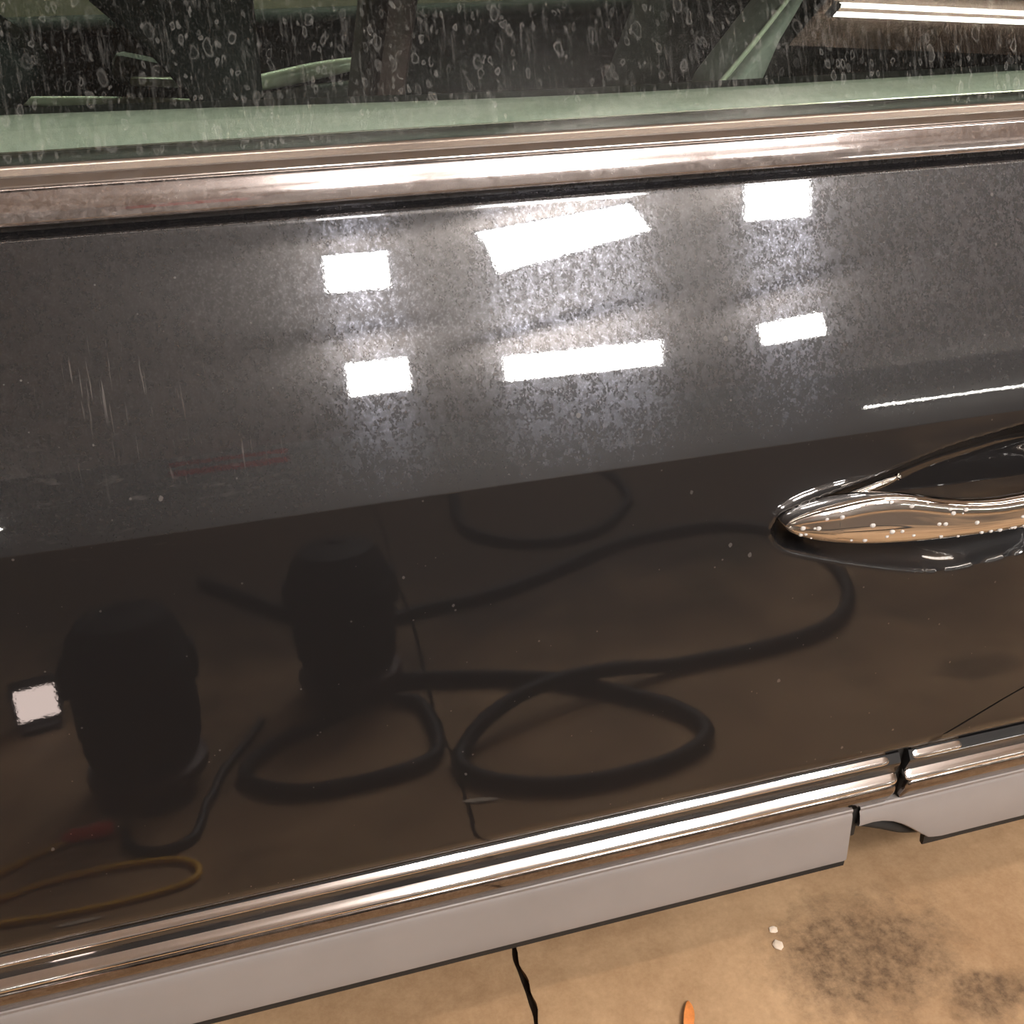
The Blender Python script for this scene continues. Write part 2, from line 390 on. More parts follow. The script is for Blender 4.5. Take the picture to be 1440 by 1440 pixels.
def tube_lamp(c, L, rz, label, wall=False, lm='tube_light'):
    t = empty('tube_light', c); t.rotation_euler = (0, 0, rz); tag(t, label, 'light')
    P = [Vector((-L/2, 0, 0)), Vector((L/2, 0, 0))]
    for dy in ((-.028, .028) if not wall else (0,)):
        tube('lamp_tube', [p + Vector((0, dy, 0)) for p in P], .013, M[lm], t, 10)
    if wall: box('housing', (0, -.03, 0), (L+.05, .03, .07), M['fixture'], t, .006)
    else:
        box('housing', (0, 0, .062), (L+.05, .12, .03), M['fixture'], t, .006)
        box('reflector', (.0, -.09, .040), (L+.06, .36, .008), M['wood'], t, .002)
    for s in (-1, 1): box('end_cap', (s*(L/2+.008), 0, 0), (.016, .08, .04), M['fixture'], t, .004)
    return t
tube_lamp((3.27, -1.685, 3.14), 2.05, radians(-7), 'twin tube light on a wooden board, mirrored in the window glass')
tube_lamp((6.35, Y0+.06, 2.42), 2.9, 0, 'tube light on the back wall mirrored right above the handle', True)
tube_lamp((-3.25, Y0+.06, 2.38), 2.9, 0, 'tube light on the back wall mirrored at the left edge', True)
tube_lamp((-1.05, -.55, 3.14), 3.0, 0, 'twin tube light straight above the front half of the car', lm='over_light')
tube_lamp((2.15, -.55, 3.14), 3.0, 0, 'twin tube light straight above the rear half of the car', lm='over_light')
M['far_fill'] = emit('far_fill', (1.0, .97, .90), 150.0)  # added lamp, put in to light the far armrest
tube_lamp((.3, 3.1, 3.1), 2.4, 0, 'added fill tubes over the far side of the car, lighting the cabin trim', lm='far_fill')

# ------------------------------------------------------------------ the car
car = empty('car', (0, 0, 0))
tag(car, 'black car seen close at its rear door, with chrome trim and dusty paint', 'car')
TZ = [.3086, .3247, .3683, .5289, .6301, .6708, .6828, .6842, .691, .7073, .7297, .7519, .7808, .8277, .8704, .8915, .8963, .900]
TT = [5.8, 6.3, 6.5, 6.3, 6.2, 6.2, 6.5, 19.6, 20.2, 21.2, 22.6, 24.0, 25.2, 25.8, 26.5, 28.2, 28.4, 24.5]
_zz = np.linspace(.3086, .9000, 6000)
_yy = np.concatenate([[0], np.cumsum(np.tan(np.radians(np.interp((_zz[1:]+_zz[:-1])/2, TZ, TT)))*(_zz[1]-_zz[0]))])
def py(z): return float(np.interp(z, _zz, _yy))
YT = py(.9)
# z stations down the skin
ZS = list(np.linspace(.9, .8842, 12)) + list(np.linspace(.8826, .700, 80)) + list(np.linspace(.698, .6872, 8)) + [.6850, .6842, .6836, .6830, .6824, .6812, .679] + list(np.linspace(.676, .515, 72)) + list(np.linspace(.51, .3086, 60))
GZ = [.2454, .2723, .2900, .2996, .3136, .3287, .3400, .3503, .375, .42, .50, .60, .95]
GX = [.6540, .6560, .6620, .6691, .7031, .7378, .7639, .7903, .838, .885, .918, .935, .950]
def xend(z): return interp(z, GZ, GX)
CUP = [(.4593, .5946), (.4656, .6112), (.4803, .6172), (.5289, .6277), (.5818, .6405), (.6426, .6563), (.6981, .6644), (.7303, .6683), (.78, .668), (.83, .655), (.855, .62), (.845, .57), (.80, .535), (.757, .524), (.723, .5210), (.6719, .5189), (.629, .5241), (.5526, .5459), (.4879, .5685), (.4679, .5795)]
CUPC = [(p.x, p.y) for p in catmull([(a, b, 0) for a, b in CUP], 6, True)]
CA = np.array(CUPC); CB = np.roll(CA, -1, 0)
def cup_depth(x, z):
    if not (.45 < x < .87 and .51 < z < .68): return 0.0
    p = np.array((x, z)); ab = CB-CA; t = np.clip(((p-CA)*ab).sum(1)/(ab*ab).sum(1), 0, 1)
    d = np.sqrt((((CA+ab*t[:, None])-p)**2).sum(1)).min()
    c = ((CA[:, 1] > z) != (CB[:, 1] > z)) & (x < (CB[:, 0]-CA[:, 0])*(z-CA[:, 1])/(CB[:, 1]-CA[:, 1]+1e-12)+CA[:, 0])
    if c.sum() % 2 == 0: return 0.0
    s = min(1, d/.045); return .036*(1-(1-s)**2.2)
def hem_top(x):
    """rounded top edge, shelf and upstand under the belt moulding, from inside out"""
    r = .0032; P = [(x, YT+.020, .912), (x, YT+.019, .9030), (x, YT+.0172, .9016)]
    for k in range(7):
        a = radians(90 - k*(90-24.5)/6)
        P.append((x, YT + .0034 - r*cos(a)*1.3 + 0, .900 - r*(1-sin(a)) + .0012))
    return P
def skin_column(x, tx=None):
    col = hem_top(x)
    for z in ZS[1:]:
        xx = tx(z) if tx else x
        col.append((xx, py(z) + cup_depth(xx, z), z))
    zb = .3086
    xx = tx(zb) if tx else x
    for y, z in ((.0003, .3060), (.0010, .3020), (.0030, .2965), (.0070, .2908), (.0118, .2866), (.030, .2858)): col.append((xx, y, z))
    return col
XD = list(np.linspace(-.95, .38, 90)) + list(np.linspace(.384, .60, 62))
door = None
G = [skin_column(x) for x in XD]
NR = 110
for k in range(1, NR+1):
    f = k/NR
    c = skin_column(.60, lambda z, f=f: .60 + (xend(z)-.60)*f)
    xt = .60 + (.950-.60)*f
    c = [(xt if i < 10 else p[0], p[1], p[2]) for i, p in enumerate(c)]
    G.append(c)
# return flange into the gap
G.append([(p[0]+.0002, p[1]+.0010, p[2]) for p in G[-1]]); G.append([(p[0]+.0010, p[1]+.02, p[2]) for p in G[-2]])
door = grid_mesh('rear_door', G, M['paint'], car, 42, flip=True)
tag(door, 'black rear door skin with a crease and grime on its shoulder')
# quarter panel behind the gap
AX, AZ, AR = 1.42, .33, .375
def x_arch(z):
    if z >= AZ + AR: return None
    return AX - sqrt(max(0, AR*AR - (z-AZ)**2))
GQ = []
NQ = 46
ZQ = [z for z in ZS[1:]]
for k in range(NQ+1):
    f = k/NQ; col = [(.954 + (1.95-.954)*f, p[1], p[2]) for p in hem_top(0)]
    for z in ZQ:
        a = xend(z) + .0058; b = x_arch(z)
        b = b if b is not None else 1.95 - (1.95-AX)*smooth(.80, .705, z)
        col.append((a + (b-a)*f, py(z), z))
    a = xend(.3)+.0058; b = x_arch(.3086)
    for y, z in ((.0003, .3060), (.0010, .3020), (.0030, .2965), (.0070, .2908), (.0118, .2866), (.030, .2858)): col.append((a + (b-a)*f, y, z))
    GQ.append(col)
pre = [[(p[0]-.0002, p[1]+.0010, p[2]) for p in GQ[0]]]; pre0 = [[(p[0]-.001, p[1]+.02, p[2]) for p in GQ[0]]]
quarter = grid_mesh('quarter_panel', pre0 + pre + GQ, M['paint'], car, 42, flip=True)
# front door
fd = grid_mesh('front_door', [skin_column(x) for x in (-1.95, -1.6, -1.3, -.955)], M['paint'], car, flip=True)
box('gap_backing', (.80, .058, .40), (.36, .006, .30), M['under'], car)

# belt moulding (chrome) in stations along x
BELT = [(.1500, .9103), (.1504, .9125), (.1509, .9148), (.1515, .9170), (.1521, .9192), (.1528, .9214), (.1536, .9236), (.1544, .9257), (.1553, .9279), (.1563, .9300), (.1572, .9322), (.1583, .9343), (.1592, .9352), (.1606, .9357), (.1640, .9362), (.168, .930), (.165, .9085), (.1525, .9085), (.1508, .9090)]
xs_b = [-.93, -.4, .1, .5, .94]
extrude('belt_molding', BELT, xs_b, M['chrome_belt'], door, 50)
extrude('belt_molding', BELT, [-1.95, -.97], M['chrome_belt'], fd, 50)
extrude('belt_molding', BELT, [.956, 1.4], M['chrome_belt'], quarter, 50)
SEAL = [(.1606, .9350), (.1612, .9366), (.1640, .9388), (.1672, .9412), (.1678, .9416), (.1680, .9427), (.1690, .9440), (.1712, .9468), (.1727, .9488), (.1738, .9494), (.176, .9490), (.176, .930), (.162, .930)]
extrude('belt_seal', SEAL, [-1.95, -.97], M['satin'], fd, 25)
extrude('belt_seal', SEAL, [-.945, .1, .95], M['satin'], door, 25)
# side glass, tilted inboard, 4 mm thick
TG = radians(26)
def glass(name, x0, x1, parent, mat, y0=.1775, z0=.935, L=.45, sgn=1, w=1):
    V = []
    for k in range(13):
        s = L*k/12; th = TG + radians(8)*(k/12)**2*.8
        yy = y0 + sgn*sin(th)*s; zz = z0 + cos(th)*s
        V.append((yy, zz))
    n = len(V); me = bpy.data.meshes.new(name)
    Vv = [(x, y, z) for x in (x0, x1) for y, z in V]
    me.from_pydata(Vv, [], [(k, k+1, n+k+1, n+k) if sgn < 0 else (k, n+k, n+k+1, k+1) for k in range(n-1)]); me.update()
    return link(name, me, mat, parent, True)
g = glass('window_glass', -.93, .935, door, M['glass'])
tag(g, 'dusty green-tinted side window with dried water drops')
glass('window_glass', -1.93, -1.0, fd, M['glass'])
gq = glass('quarter_glass', .99, 1.40, quarter, M['glass'])
tube('inner_seal', [Vector((-1.9, .195, .9465)), Vector((.95, .195, .9465))], .0075, M['rubber'], door, 10)
tube('seal_strip', [Vector((-.2, .2035, .9535)), Vector((.95, .2035, .9535))], .0012, M['satin'], door, 6)

# inner trim on top of the door: pale padded ledge and darker top behind it
def crest(x): return .9668 + .0105*smooth(.42, -.30, x)
G = []
for x in np.linspace(-1.0, 1.0, 41):
    c = crest(x); b = .9535
    G.append([(x, .207, .925), (x, .207, b-.004), (x, .2078, b), (x, .2105, b+.004), (x, .218, b+(c-b)*.60), (x, .227, b+(c-b)*.86), (x, .236, b+(c-b)*.975), (x, .2435, c), (x, .247, c-.0008), (x, .250, c-.003), (x, .252, c-.010)])
grid_mesh('inner_ledge', G, M['trim_light'], door, flip=True)
G = []
for x in np.linspace(-1.0, 1.0, 21):
    c = crest(x)
    G.append([(x, .249, c-.006), (x, .262, c-.0045), (x, .33, c-.006), (x, .352, c-.009), (x, .360, c-.018), (x, .365, .80), (x, .35, .45)])
grid_mesh('door_card', G, M['trim_dark'], door, flip=True)

# chrome beads and sill mouldings
BEAD1 = [(.0140, .2835), (.0117, .2812), (.0098, .2796), (.0078, .2776), (.0062, .2758), (.0053, .2744), (.0052, .2732), (.0062, .2722), (.018, .2722), (.018, .2835)]
BAND = [(.0130, .2532), (.0106, .2512), (.0085, .2494), (.0062, .2473), (.0042, .2452), (.0030, .2434), (.0027, .2420), (.0034, .2408), (.020, .2405), (.020, .2532)]
LOWB = [(.0040, .2412), (.0022, .2400), (.0012, .2370), (.0010, .2330), (.0020, .2280), (.0042, .2220), (.0075, .2150), (.0105, .2090), (.0120, .2050), (.024, .2050), (.024, .2412)]
def strip(name, prof, x0, x1, parent, mat, r=.004):
    xs = [x0, x0+r*.3, x0+r, x0+r*2.2] + list(np.linspace(x0+.1, x1-.1, 8) if x1-x0 > .3 else []) + [x1-r*2.2, x1-r, x1-r*.3, x1]
    sc_ = [.45, .72, .93, 1] + [1]*(len(xs)-8) + [1, .93, .72, .45]
    return extrude(name, prof, xs, mat, parent, 50, True, sc_)
strip('chrome_bead', BEAD1, -.94, .634, door, M['chrome_low'])
strip('chrome_bead', BEAD1, .6640, .729, quarter, M['chrome_low'], .003)
strip('chrome_molding', BAND, -.94, .6490, door, M['chrome_low'])
for a_, b_ in ((-1.95, -.955), (-.94, .6480), (.6610, 1.04)): strip('sill_band', LOWB, a_, b_, car, M['band'], .003)
strip('chrome_molding', BAND, .6600, 1.04, quarter, M['chrome_low'])
strip('chrome_molding', BAND, -1.95, -.955, fd, M['chrome_low'])
strip('chrome_bead', BEAD1, -1.95, -.955, fd, M['chrome_low'])
CHAN = [(.0120, .2820), (.0062, .2740), (.0052, .2725), (.0056, .2700), (.0075, .2640), (.0098, .2560), (.0106, .2520), (.030, .2500), (.030, .2820)]
extrude('molding_channel', CHAN, [-1.95, -.5, .2, .6480], M['paint'], car, 40)
extrude('molding_channel', CHAN, [.6600, .8, 1.04], M['paint'], car, 40)
extrude('molding_backing', [(.019, .290), (.030, .290), (.030, .200), (.019, .200)], [-1.95, 1.04], M['under'], car, 30)
# grey rocker with the lip and dark seam
SILL = [(.0125, .2055), (.0108, .2040), (.0112, .2010), (.0122, .1990), (.0112, .1972), (.0102, .1955), (.0092, .1860), (.0060, .1400), (.0053, .1300), (.0058, .1262), (.0085, .1237), (.016, .1228), (.040, .1228), (.040, .2055)]
extrude('rocker_panel', SILL, [-1.95, -.5, .2, .5985, .6025], M['rocker'], car, 30, True, [1, 1, 1, 1, .985])
extrude('shade_lip', [(.0105, .125), (.0098, .118), (.0102, .1125), (.0125, .1108), (.016, .1125), (.018, .125)], [-1.95, .5, .604], M['rubber'], car, 30)  # black strip added to draw the shadow line under the rocker
# rear piece with the swept-up end
G = []
zb = lambda x: interp(x, [.612, .630, .645, .660, .675, .690, .705, .718, .735, 1.05], [.1760, .1775, .1755, .1700, .1610, .1490, .1360, .1255, .1225, .1225])
for x in np.linspace(.612, 1.04, 70):
    b = zb(x); G.append([(x, .040, .2055), (x, .0125, .2055), (x, .0108, .2040), (x, .0112, .2010), (x, .0122, .1990), (x, .0112, .1972), (x, .0102, .1955), (x, .0070, b+.008), (x, .0075, b+.003), (x, .0100, b+.0005), (x, .016, b), (x, .045, b+.004)])
rr_ = grid_mesh('rocker_end', G, M['rocker'], car, 35, flip=True)
box('rocker_seam', (.6075, .030, .190), (.014, .030, .07), M['rubber'], car, .002)
tube('jack_bracket', catmull([(.605, .035, .168), (.63, .030, .163), (.66, .028, .151), (.69, .030, .134), (.72, .034, .121)], 6), .0085, M['under'], car, 8)
extrude('shade_lip', [(.0135, .124), (.0128, .117), (.0132, .1105), (.0155, .109), (.019, .1105), (.021, .124)], [.716, 1.04], M['rubber'], car, 30)  # the same added shadow strip below the rear piece

# handle
HX = [.4655, .4700, .4780, .4880, .500, .5167, .5320, .5466, .5620, .5775, .594, .61, .63, .651, .672, .692, .7256, .77, .80, .83, .848, .855]
HU = [.6095, .6145, .6184, .6222, .6256, .6288, .6308, .6318, .6316, .6303, .6270, .6229, .6178, .6136, .6106, .6087, .6082, .609, .608, .601, .592, .586]
HL = [.6070, .6020, .5972, .5930, .5890, .5850, .5818, .5793, .5774, .5760, .5748, .5740, .5733, .5726, .5716, .5708, .5700, .570, .571, .574, .579, .583]
HXX = list(np.linspace(.4655, .855, 110))
V = []; NS = 28
for x in HXX:
    u, l = interp(x, HX, HU), interp(x, HX, HL); zc, hh = (u+l)/2, (u-l)/2
    bow = .017 + .010*sin(pi*min(1, max(0, (x-.4655)/.39)))
    th = .0125*min(1, sqrt(max(0, (x-.4650)/.05)))*min(1, sqrt(max(.0, (.8556-x)/.05)))
    foot = .020*(1-smooth(.53, .60, x)) + .020*smooth(.78, .84, x)
    yc = py(zc) - bow + .004
    for k in range(NS):
        a = 2*pi*k/NS; ca, sa = cos(a), sin(a)
        e = .82
        zz = zc + hh*math.copysign(abs(sa)**e, sa)
        yv = -th*math.copysign(abs(ca)**e, ca)
        if ca < 0: yv = yv*.7 + foot*abs(ca)
        # a soft waist line along the lower third
        yv -= .0016*math.exp(-((sa+.25)/.22)**2) if ca > 0 else 0
        V.append((x, yc + yv, zz))
F = grid_faces(len(HXX), NS, True) + [tuple(range(NS)), tuple(range((len(HXX)-1)*NS, len(HXX)*NS))]
handle = mesh('door_handle', V, F, M['chrome'], door, True, 60)
tag(handle, 'polished chrome pull handle with water beads')
HV = V
# chrome edge of the handle seat
rid = catmull([(.4700, py(.604)-.002, .6030), (.4800, py(.6085)-.004, .6092), (.5000, py(.614)-.005, .6146), (.5277, py(.6205)-.005, .6212), (.5550, py(.627)-.005, .6276), (.5760, py(.631)-.004, .6318), (.5880, py(.633)-.003, .6342), (.5950, py(.633)+.001, .6338)], 8)
nr = len(rid)
ro = tube('handle_bezel', rid, [.0012 + .0030*sin(pi*min(1, (i+1)/(nr*.9)))**.5 if i < nr*.88 else .0040*max(.25, 1-(i-nr*.88)/(nr*.14)) for i in range(nr)], M['chrome'], door, 12)
tag(ro, 'thin chrome edge above the front end of the handle')
# water beads sitting on the chrome
bm = bmesh.new(); rnd = random.Random(3)
for k in range(46):
    i = int(rnd.uniform(3, 80)); j = rnd.choice([0, 1, 2, 3, 26, 27, 25, 24, 4])
    p = Vector(HV[i*NS+j]); q = rnd.uniform(.0008, .0024)
    mt = Matrix.Translation(p) @ Matrix.Diagonal((q*1.25, q*.7, q, 1))
    bmesh.ops.create_icosphere(bm, subdivisions=2, radius=1, matrix=mt)
me = bpy.data.meshes.new('water_beads'); bm.to_mesh(me); bm.free()
dm = NT('water_bead'); dm = dm.done(dm.n('BsdfPrincipled', {'Base Color': rgb(.9, .88, .86), 'Roughness': .1, 'Transmission Weight': .45, 'IOR': 1.33}).outputs[0])
tag(link('water_beads', me, dm, door), kind='stuff')

# shell around the cabin
def rail(name, pts, r, mat, parent): return tube(name, catmull(pts, 8), r, mat, parent, 10)
RY, RZ = .385, 1.345
rail('roof_rail', [(-1.95, RY+.06, 1.30), (-1.2, RY, 1.352), (-.2, RY, 1.372), (.7, RY+.005, 1.35), (1.4, RY+.06, 1.24)], .035, M['paint'], car)
for x0, x1 in ((-.965, -1.00), (.965, 1.02)):
    mesh('door_pillar', [(x, y, z) for x, dx in ((x0-.045, 0), (x0+.045, 0)) for y, z in ((.165, .92), (.195, .92), (.41, 1.36), (.37, 1.36))], [(0, 1, 2, 3), (4, 5, 6, 7), (0, 1, 5, 4), (1, 2, 6, 5), (2, 3, 7, 6), (3, 0, 4, 7)], M['trim_dark'], car, False)
G = []
for x in np.linspace(-1.95, 1.5, 24):
    zt = interp(x, [-1.95, -1.2, -.2, .7, 1.5], [1.315, 1.375, 1.398, 1.375, 1.26])
    G.append([(x, .385 + (1.465-.385)*k/10, zt - .06*abs(k/5-1)**2.4) for k in range(11)])
rf = grid_mesh('roof', G, M['paint'], car); 
G2 = [[(p[0], p[1], p[2]-.03) for p in r] for r in G]
grid_mesh('headliner', G2, M['trim_mid'], rf, flip=True)
# far body side
fs = grid_mesh('far_door', [[(x, 1.85-py(z), z) for z in ZS[::8]] + [(x, 1.84, .20)] for x in (-1.95, -.95, -.2, .5, 1.2, 1.95)], M['paint'], car)
glass('far_glass', -.93, .935, fs, M['glass2'], 1.85-.1775, sgn=-1)
for x0 in (-.965, .965):
    mesh('far_pillar', [(x, y, z) for x in (x0-.045, x0+.045) for y, z in ((1.685, .92), (1.655, .92), (1.44, 1.36), (1.48, 1.36))], [(0, 1, 2, 3), (4, 5, 6, 7), (0, 1, 5, 4), (1, 2, 6, 5), (2, 3, 7, 6), (3, 0, 4, 7)], M['trim_dark'], car, False)
rail('far_roof_rail', [(-1.95, 1.85-RY-.06, 1.30), (-1.2, 1.85-RY, 1.352), (-.2, 1.85-RY, 1.372), (.7, 1.85-RY-.005, 1.35), (1.4, 1.85-RY-.06, 1.24)], .035, M['paint'], car)
# far door card with an armrest whose pale colour stands in for light on it
G = []
for x in np.linspace(-1.0, 1.0, 30):
    G.append([(x, 1.66, .955), (x, 1.60, .962), (x, 1.555, .955), (x, 1.535, .925), (x, 1.53, .80), (x, 1.50, .70), (x, 1.50, .40)])
fc = grid_mesh('far_door_card', G, M['trim_dark'], fs)
def ledge(name, pts, hw, mat, parent): 
    P = catmull(pts, 8); n = len(P)
    return tube(name, P, [hw*(.35 + .65*sin(pi*(i+.5)/n)**.6) for i in range(n)], mat, parent, 12)
ledge('armrest', [(.02, 1.47, .832), (.12, 1.465, .846), (.22, 1.465, .861), (.315, 1.47, .872)], .016, M['lit_trim'], fs)
ledge('armrest', [(.06, 1.48, .800), (.18, 1.475, .812), (.31, 1.475, .826)], .020, M['trim_mid'], fs)
ledge('armrest', [(-.37, 1.44, .838), (-.25, 1.44, .830), (-.12, 1.44, .822), (-.015, 1.44, .816)], .010, M['lit_trim'], fs)
box('switch_panel', (-.11, 1.46, .872), (.11, .05, .055), M['trim_mid'], fs, .018, (0, radians(14), 0))
box('switch_panel', (-.09, 1.43, .858), (.09, .03, .016), M['lit_trim'], fs, .006, (0, radians(4), 0))
# seats
def slabpoly(name, outline, y0, y1, mat, parent, bev=.02):
    bm = bmesh.new(); vs = [bm.verts.new((x, y0, z)) for x, z in outline]; f = bm.faces.new(vs)
    r = bmesh.ops.extrude_face_region(bm, geom=[f]); 
    bmesh.ops.translate(bm, vec=(0, y1-y0, 0), verts=[v for v in r['geom'] if isinstance(v, bmesh.types.BMVert)])
    bmesh.ops.recalc_face_normals(bm, faces=bm.faces)
    bmesh.ops.bevel(bm, geom=bm.edges[:], offset=bev, segments=3, affect='EDGES', profile=.5)
    me = bpy.data.meshes.new(name); bm.to_mesh(me); bm.free(); return link(name, me, mat, parent, True, 45)
slabpoly('seat_backrest', [(-.17, 1.30), (-.155, 1.03), (-.080, .955), (-.028, .885), (.00, .80), (.03, .35), (.12, .35), (.082, .80), (.080, .89), (.084, 1.05), (.02, 1.32)], .98, 1.34, M['trim_dark'], car, .010)
slabpoly('seat_backrest', [(-.42, 1.06), (-.30, 1.02), (-.235, .965), (-.215, .93), (-.24, .90), (-.30, .86), (-.34, .35), (-.48, .35), (-.50, .9)], .92, 1.10, M['trim_dark'], car, .02)
G = []
for k, yv in enumerate(np.linspace(.45, 1.42, 18)):
    sag = .03*abs(sin(pi*(yv-.45)/.485))
    G.append([(.28, yv, .30), (.22, yv, .52), (.26, yv, .60+sag*.3), (.55, yv, .56), (.70-sag, yv, .60), (.76-sag, yv, .75), (.84-sag, yv, .95), (.92, yv, 1.12), (.97, yv, 1.14), (1.02, yv, 1.10), (1.05, yv, .4)])
grid_mesh('rear_bench', G, M['seat'], car)
box('seat_insert', (.28, 1.10, .93), (.05, .30, .30), M['seat_wine'], car, .02, (0, radians(12), 0))
# side bolster and trim with a pale piping at the right
slabpoly('side_bolster', [(.735, .86), (.742, .895), (.835, 1.003), (.90, 1.08), (1.02, 1.10), (1.00, .98), (.93, .90), (.90, .84)], .76, .90, M['panel_g'] if 'panel_g' in M else M['trim_light'], car, .012)
tube('piping', catmull([(.722, .785, .877), (.735, .782, .893), (.783, .780, .946), (.835, .782, 1.004), (.88, .79, 1.055)], 6), .0042, M['piping'], car, 8)
tube('piping', catmull([(1.05, .62, .875), (1.075, .62, .905), (1.11, .62, .950), (1.14, .62, .99)], 6), .0032, M['trim_mid'], car, 8)
box('parcel_shelf', (1.40, .925, .90), (.50, 1.30, .03), M['trim_dark'], car, .01)
# underbody and ends
mesh('underbody', [(-1.95, .05, .205), (1.04, .05, .205), (1.04, 1.80, .205), (-1.95, 1.80, .205), (-1.95, .05, .235), (1.04, .05, .235), (1.04, 1.80, .235), (-1.95, 1.80, .235)], [(0, 1, 2, 3), (4, 5, 6, 7), (0, 1, 5, 4), (1, 2, 6, 5), (2, 3, 7, 6), (3, 0, 4, 7)], M['under'], car, False)
box('wheel_well', (1.06, .33, .43), (.03, .48, .44), M['under'], car)
box('boot_bulkhead', (1.93, .92, .62), (.03, 1.55, .62), M['under'], car, .01)
box('dashboard', (-1.85, .92, .72), (.18, 1.45, .42), M['trim_dark'], car, .06)
for yy in (.02, 1.62):
    Mx = Matrix.Translation((AX, yy, .33)) @ Matrix.Rotation(radians(-90), 4, 'X')
    ty = lathe('rear_wheel', [(.21, .0), (.225, -.005), (.30, -.004), (.322, .010), (.33, .035), (.33, .185), (.322, .21), (.30, .224), (.225, .225), (.21, .22), (.21, 0)], M['tyre'], car, 48, Mx)
    lathe('rim', [(.0, .035), (.03, .03), (.05, .045), (.17, .03), (.195, .012), (.212, .004), (.212, .21), (.19, .20), (.18, .12), (.0, .11)], M['alloy'], ty, 40, Mx)
    for k in range(5):
        a = 2*pi*k/5
        box('lug_nut', Mx @ Vector((.055*cos(a), .055*sin(a), .034)), (.018, .02, .018), M['alloy'], ty, .004)

# ------------------------------------------------------------------ things on the shop floor
def F3(L, z): return [(a, b, z) for a, b in L]
HA = [(.13, -.95), (.192, -.972), (.30, -.937), (.418, -.889), (.503, -.835), (.587, -.75), (.651, -.667), (.672, -.592), (.641, -.54), (.568, -.506), (.464, -.495), (.373, -.51), (.289, -.556), (.248, -.61), (.254, -.664), (.319, -.721), (.427, -.772), (.564, -.804), (.718, -.818), (.872, -.82), (1.027, -.841), (1.14, -.904), (1.23, -1.032), (1.28, -1.203), (1.278, -1.369), (1.185, -1.505), (1.011, -1.528), (.836, -1.494), (.65, -1.393), (.487, -1.323), (.327, -1.296), (.1, -1.30), (-.2, -1.7)]
def hose(name, L, r, mat, label, cat, over=()):
    P = catmull(F3(L, r+.0005), 10)
    for i, p in enumerate(P):
        for a, b, h in over:
            if a <= i/len(P) <= b: p.z += h*sin(pi*(i/len(P)-a)/(b-a))
    o = tube(name, P, r, mat, None, 10, ridge=.05 if r > .008 else None); return tag(o, label, cat)
hose('vacuum_hose', HA, .014, M['hose'], 'black hose looped on the floor, its biggest coils mirrored low on the door', 'hose', [(.44, .56, .035)])
hose('vacuum_hose', [(.62, -2.5), (.557, -2.143), (.514, -1.837), (.576, -1.671), (.692, -1.60), (.839, -1.625), (.96, -1.75), (1.046, -1.933), (1.1, -2.4)], .014, M['hose'], 'black hose in a single open bend farther out on the floor', 'hose')
hose('vacuum_hose', [(.10, -.90), (.014, -.855), (-.065, -.809), (-.109, -.742), (-.081, -.687), (-.014, -.648), (.091, -.64), (.191, -.66), (.222, -.707), (.226, -.791), (.215, -.87), (.17, -.90)], .012, M['hose'], 'black hose ring curled around the foot of the right canister', 'hose')
def canister(cx, cy, r, h, label, rib=True):
    t = empty('shop_vacuum', (cx, cy, 0)); tag(t, label, 'vacuum')
    lathe('tank', [(0, .060), (r*.80, .060), (r*.90, .070), (r*.97, .095), (r*.97, .12), (r, .125), (r, h*.62), (r*.97, h*.64), (r*.97, h*.70), (r*1.03, h*.715), (r*1.03, h*.76), (r*.98, h*.775), (r*.9, h*.90), (r*.72, h*.985), (r*.45, h), (0, h)], M['black_plastic'], t, 40)
    lathe('base', [(0, .030), (r*.9, .030), (r*1.0, .036), (r*1.0, .052), (r*.86, .060), (0, .060)], M['brown'], t, 32)
    for k in range(4):
        a = pi/4 + k*pi/2; c = Vector((r*.86*cos(a), r*.86*sin(a), .016))
        lathe('caster', [(0, -.008), (.012, -.008), (.016, -.004), (.016, .004), (.012, .008), (0, .008)], M['brown'], t, 16, Matrix.Translation(c) @ Matrix.Rotation(radians(90), 4, 'X'))
        box('caster_fork', c + Vector((0, 0, .012)), (.012, .024, .012), M['brown'], t, .002)
    for s in (-1, 1): box('latch', (s*r*1.02, 0, h*.70), (.014, .045, .06), M['black_plastic'], t, .004)
    box('switch', (0, -r*.3, h*.995), (.05, .03, .012), M['black_plastic'], t, .004)
    return t
canister(-.262, -.775, .098, .315, 'black canister vacuum mirrored left, beside the red plug')
canister(.105, -.99, .100, .30, 'black canister vacuum mirrored right of the other one, amid the hose rings')
co = hose('power_cord', [(-.075, -.925), (-.10, -.86), (-.145, -.765), (-.160, -.705), (-.172, -.675), (-.178, -.629), (-.193, -.586), (-.235, -.569), (-.276, -.590), (-.292, -.618), (-.293, -.640), (-.303, -.6505)], .0075, M['cord'], 'black power cord in a small loop ending at the red plug', 'cord')
co2 = hose('extension_cord', [(-.383, -.648), (-.427, -.631), (-.473, -.603), (-.56, -.56), (-.66, -.55), (-.70, -.59), (-.62, -.60), (-.52, -.55), (-.46, -.537), (-.406, -.551), (-.347, -.557), (-.265, -.553), (-.207, -.537), (-.180, -.504), (-.192, -.474), (-.257, -.46), (-.353, -.46), (-.448, -.471), (-.7, -.50), (-1.2, -.75)], .0052, M['yellow'], 'yellow extension cord in a long flat loop, mirrored bottom left', 'cord')
rp = lathe('plug', [(0, 0), (.009, .0), (.010, .006), (.0125, .012), (.0125, .030), (.0105, .036), (.0105, .060), (.007, .070), (.0045, .078), (0, .078)], M['red'], co2, 16, Matrix.Translation((-.312, -.651, .0135)) @ Matrix.Rotation(radians(-90), 4, 'Y'))
tag(rp, 'red cord connector')
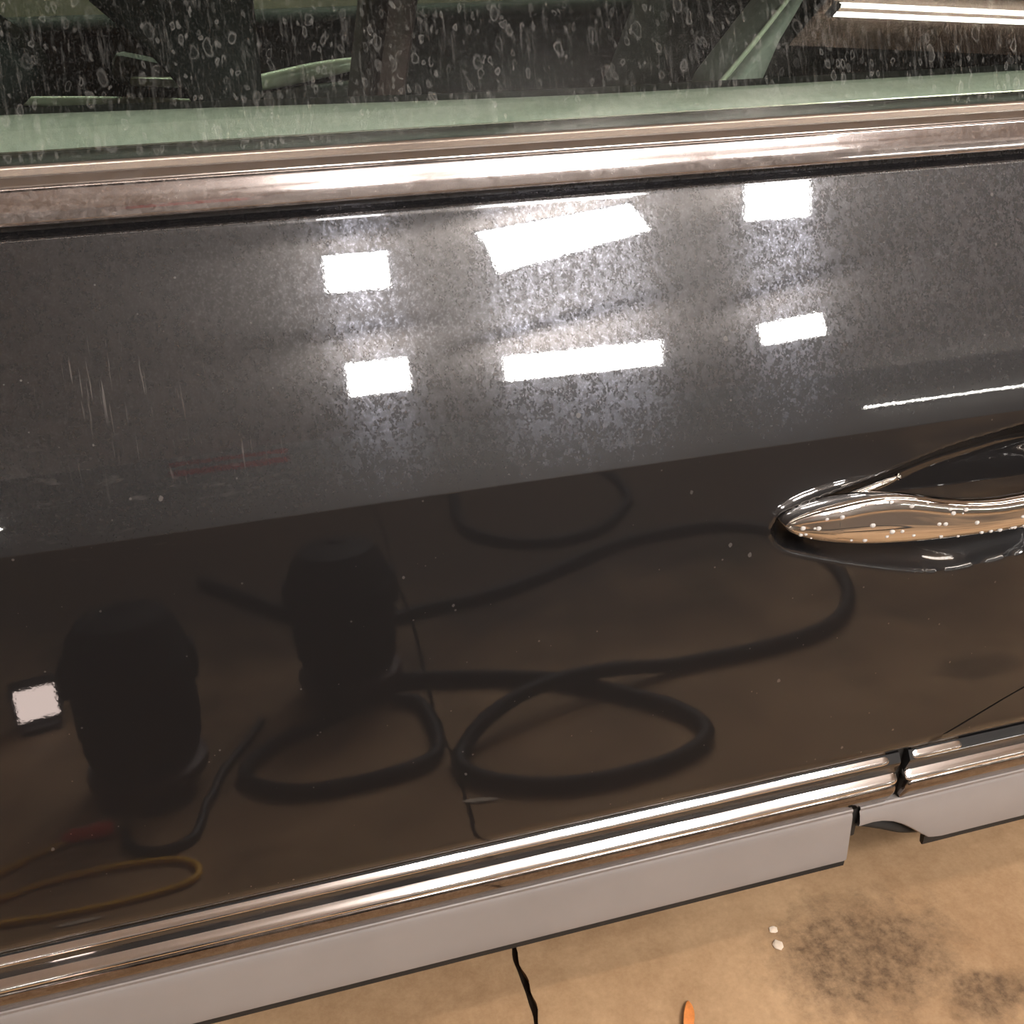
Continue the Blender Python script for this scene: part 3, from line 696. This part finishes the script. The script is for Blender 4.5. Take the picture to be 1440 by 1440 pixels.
wl = empty('work_light', (-.485, -1.07, 0)); wl.rotation_euler = (0, 0, radians(-12)); tag(wl, 'small work light standing on the floor, mirrored at the left edge of the door', 'light')
box('housing', (0, -.022, .052), (.090, .036, .080), M['black_plastic'], wl, .008)
box('diffuser', (0, -.0025, .052), (.072, .006, .062), M['work_glow'], wl, .002)
box('foot', (0, -.015, .006), (.070, .070, .011), M['black_plastic'], wl, .003)
tube('stand', catmull([(-.040, -.022, .010), (-.043, -.022, .05), (-.040, -.022, .085)], 5), .003, M['black_plastic'], wl, 6)
def sliver(name, P, wd, mat, label, cat, th=.0012):
    P = catmull(P, 6); n = len(P); V = []
    for i, p in enumerate(P):
        t = (P[min(i+1, n-1)]-P[max(i-1, 0)]).normalized(); s = Vector((-t.y, t.x, 0)); ww = wd*max(.06, sin(pi*min(1, (i+.4)/(n))))**.8
        curl = ww*.35
        V += [p + s*ww + Vector((0, 0, curl)), p + Vector((0, 0, 0)), p - s*ww + Vector((0, 0, curl)), p + Vector((0, 0, th))]
    F = grid_faces(n, 4, True) + [(0, 1, 2, 3), tuple(range((n-1)*4, n*4))]
    o = mesh(name, V, F, mat, None, True, 40); return tag(o, label, cat)
sliver('leaf', [(.389, -.036, .002), (.384, -.050, .004), (.376, -.066, .004), (.366, -.086, .002)], .0062, M['leaf'], 'narrow orange leaf lying on the concrete at the bottom edge', 'leaf')
sliver('paper_scrap', [(.226, -.537, .001), (.25, -.529, .002), (.282, -.523, .001)], .006, M['scrap'], 'pale paper scrap across the floor joint, mirrored low on the door', 'scrap')
sliver('paper_scrap', [(-.372, -.432, .001), (-.34, -.430, .002), (-.307, -.431, .001)], .005, M['scrap'], 'pale paper strip beside the yellow cord loop', 'scrap')
def chip(c, s, label):
    bm = bmesh.new(); bmesh.ops.create_icosphere(bm, subdivisions=2, radius=1)
    rn = random.Random(int(c[0]*1000))
    for v in bm.verts: v.co = Vector((v.co.x*s[0], v.co.y*s[1], v.co.z*s[2]))*(1+.14*rn.uniform(-1, 1)); v.co += Vector((c[0], c[1], s[2]*.8))
    me = bpy.data.meshes.new('paint_chip'); bm.to_mesh(me); bm.free()
    tag(link('paint_chip', me, M['scrap'], None, False), label, 'chip', 'pale chips beside the oil stain')
chip((.528, .004), (.0065, .0075, .0015), 'larger pale chip at the left rim of the oil stain')
chip((.533, .026), (.006, .005, .001), 'smaller pale chip above the larger one by the oil stain')

# red boards high on the back wall
M['red_steel'] = pbr('red_steel', (.60, .06, .04), .5)
for z_, h_, lab in ((3.16, .07, 'narrow red board on the back wall, the upper of two'), (2.98, .11, 'red board on the back wall, the lower and wider of two')):
    rb = empty('red_board', (-.25, Y0, z_)); tag(rb, lab, 'board')
    box('panel', (0, .016, 0), (.86, .02, h_), M['red_steel'], rb, .004)
    for k in (-.38, .38): box('bracket', (k, .005, 0), (.03, .012, h_*.8), M['fixture'], rb, .002)
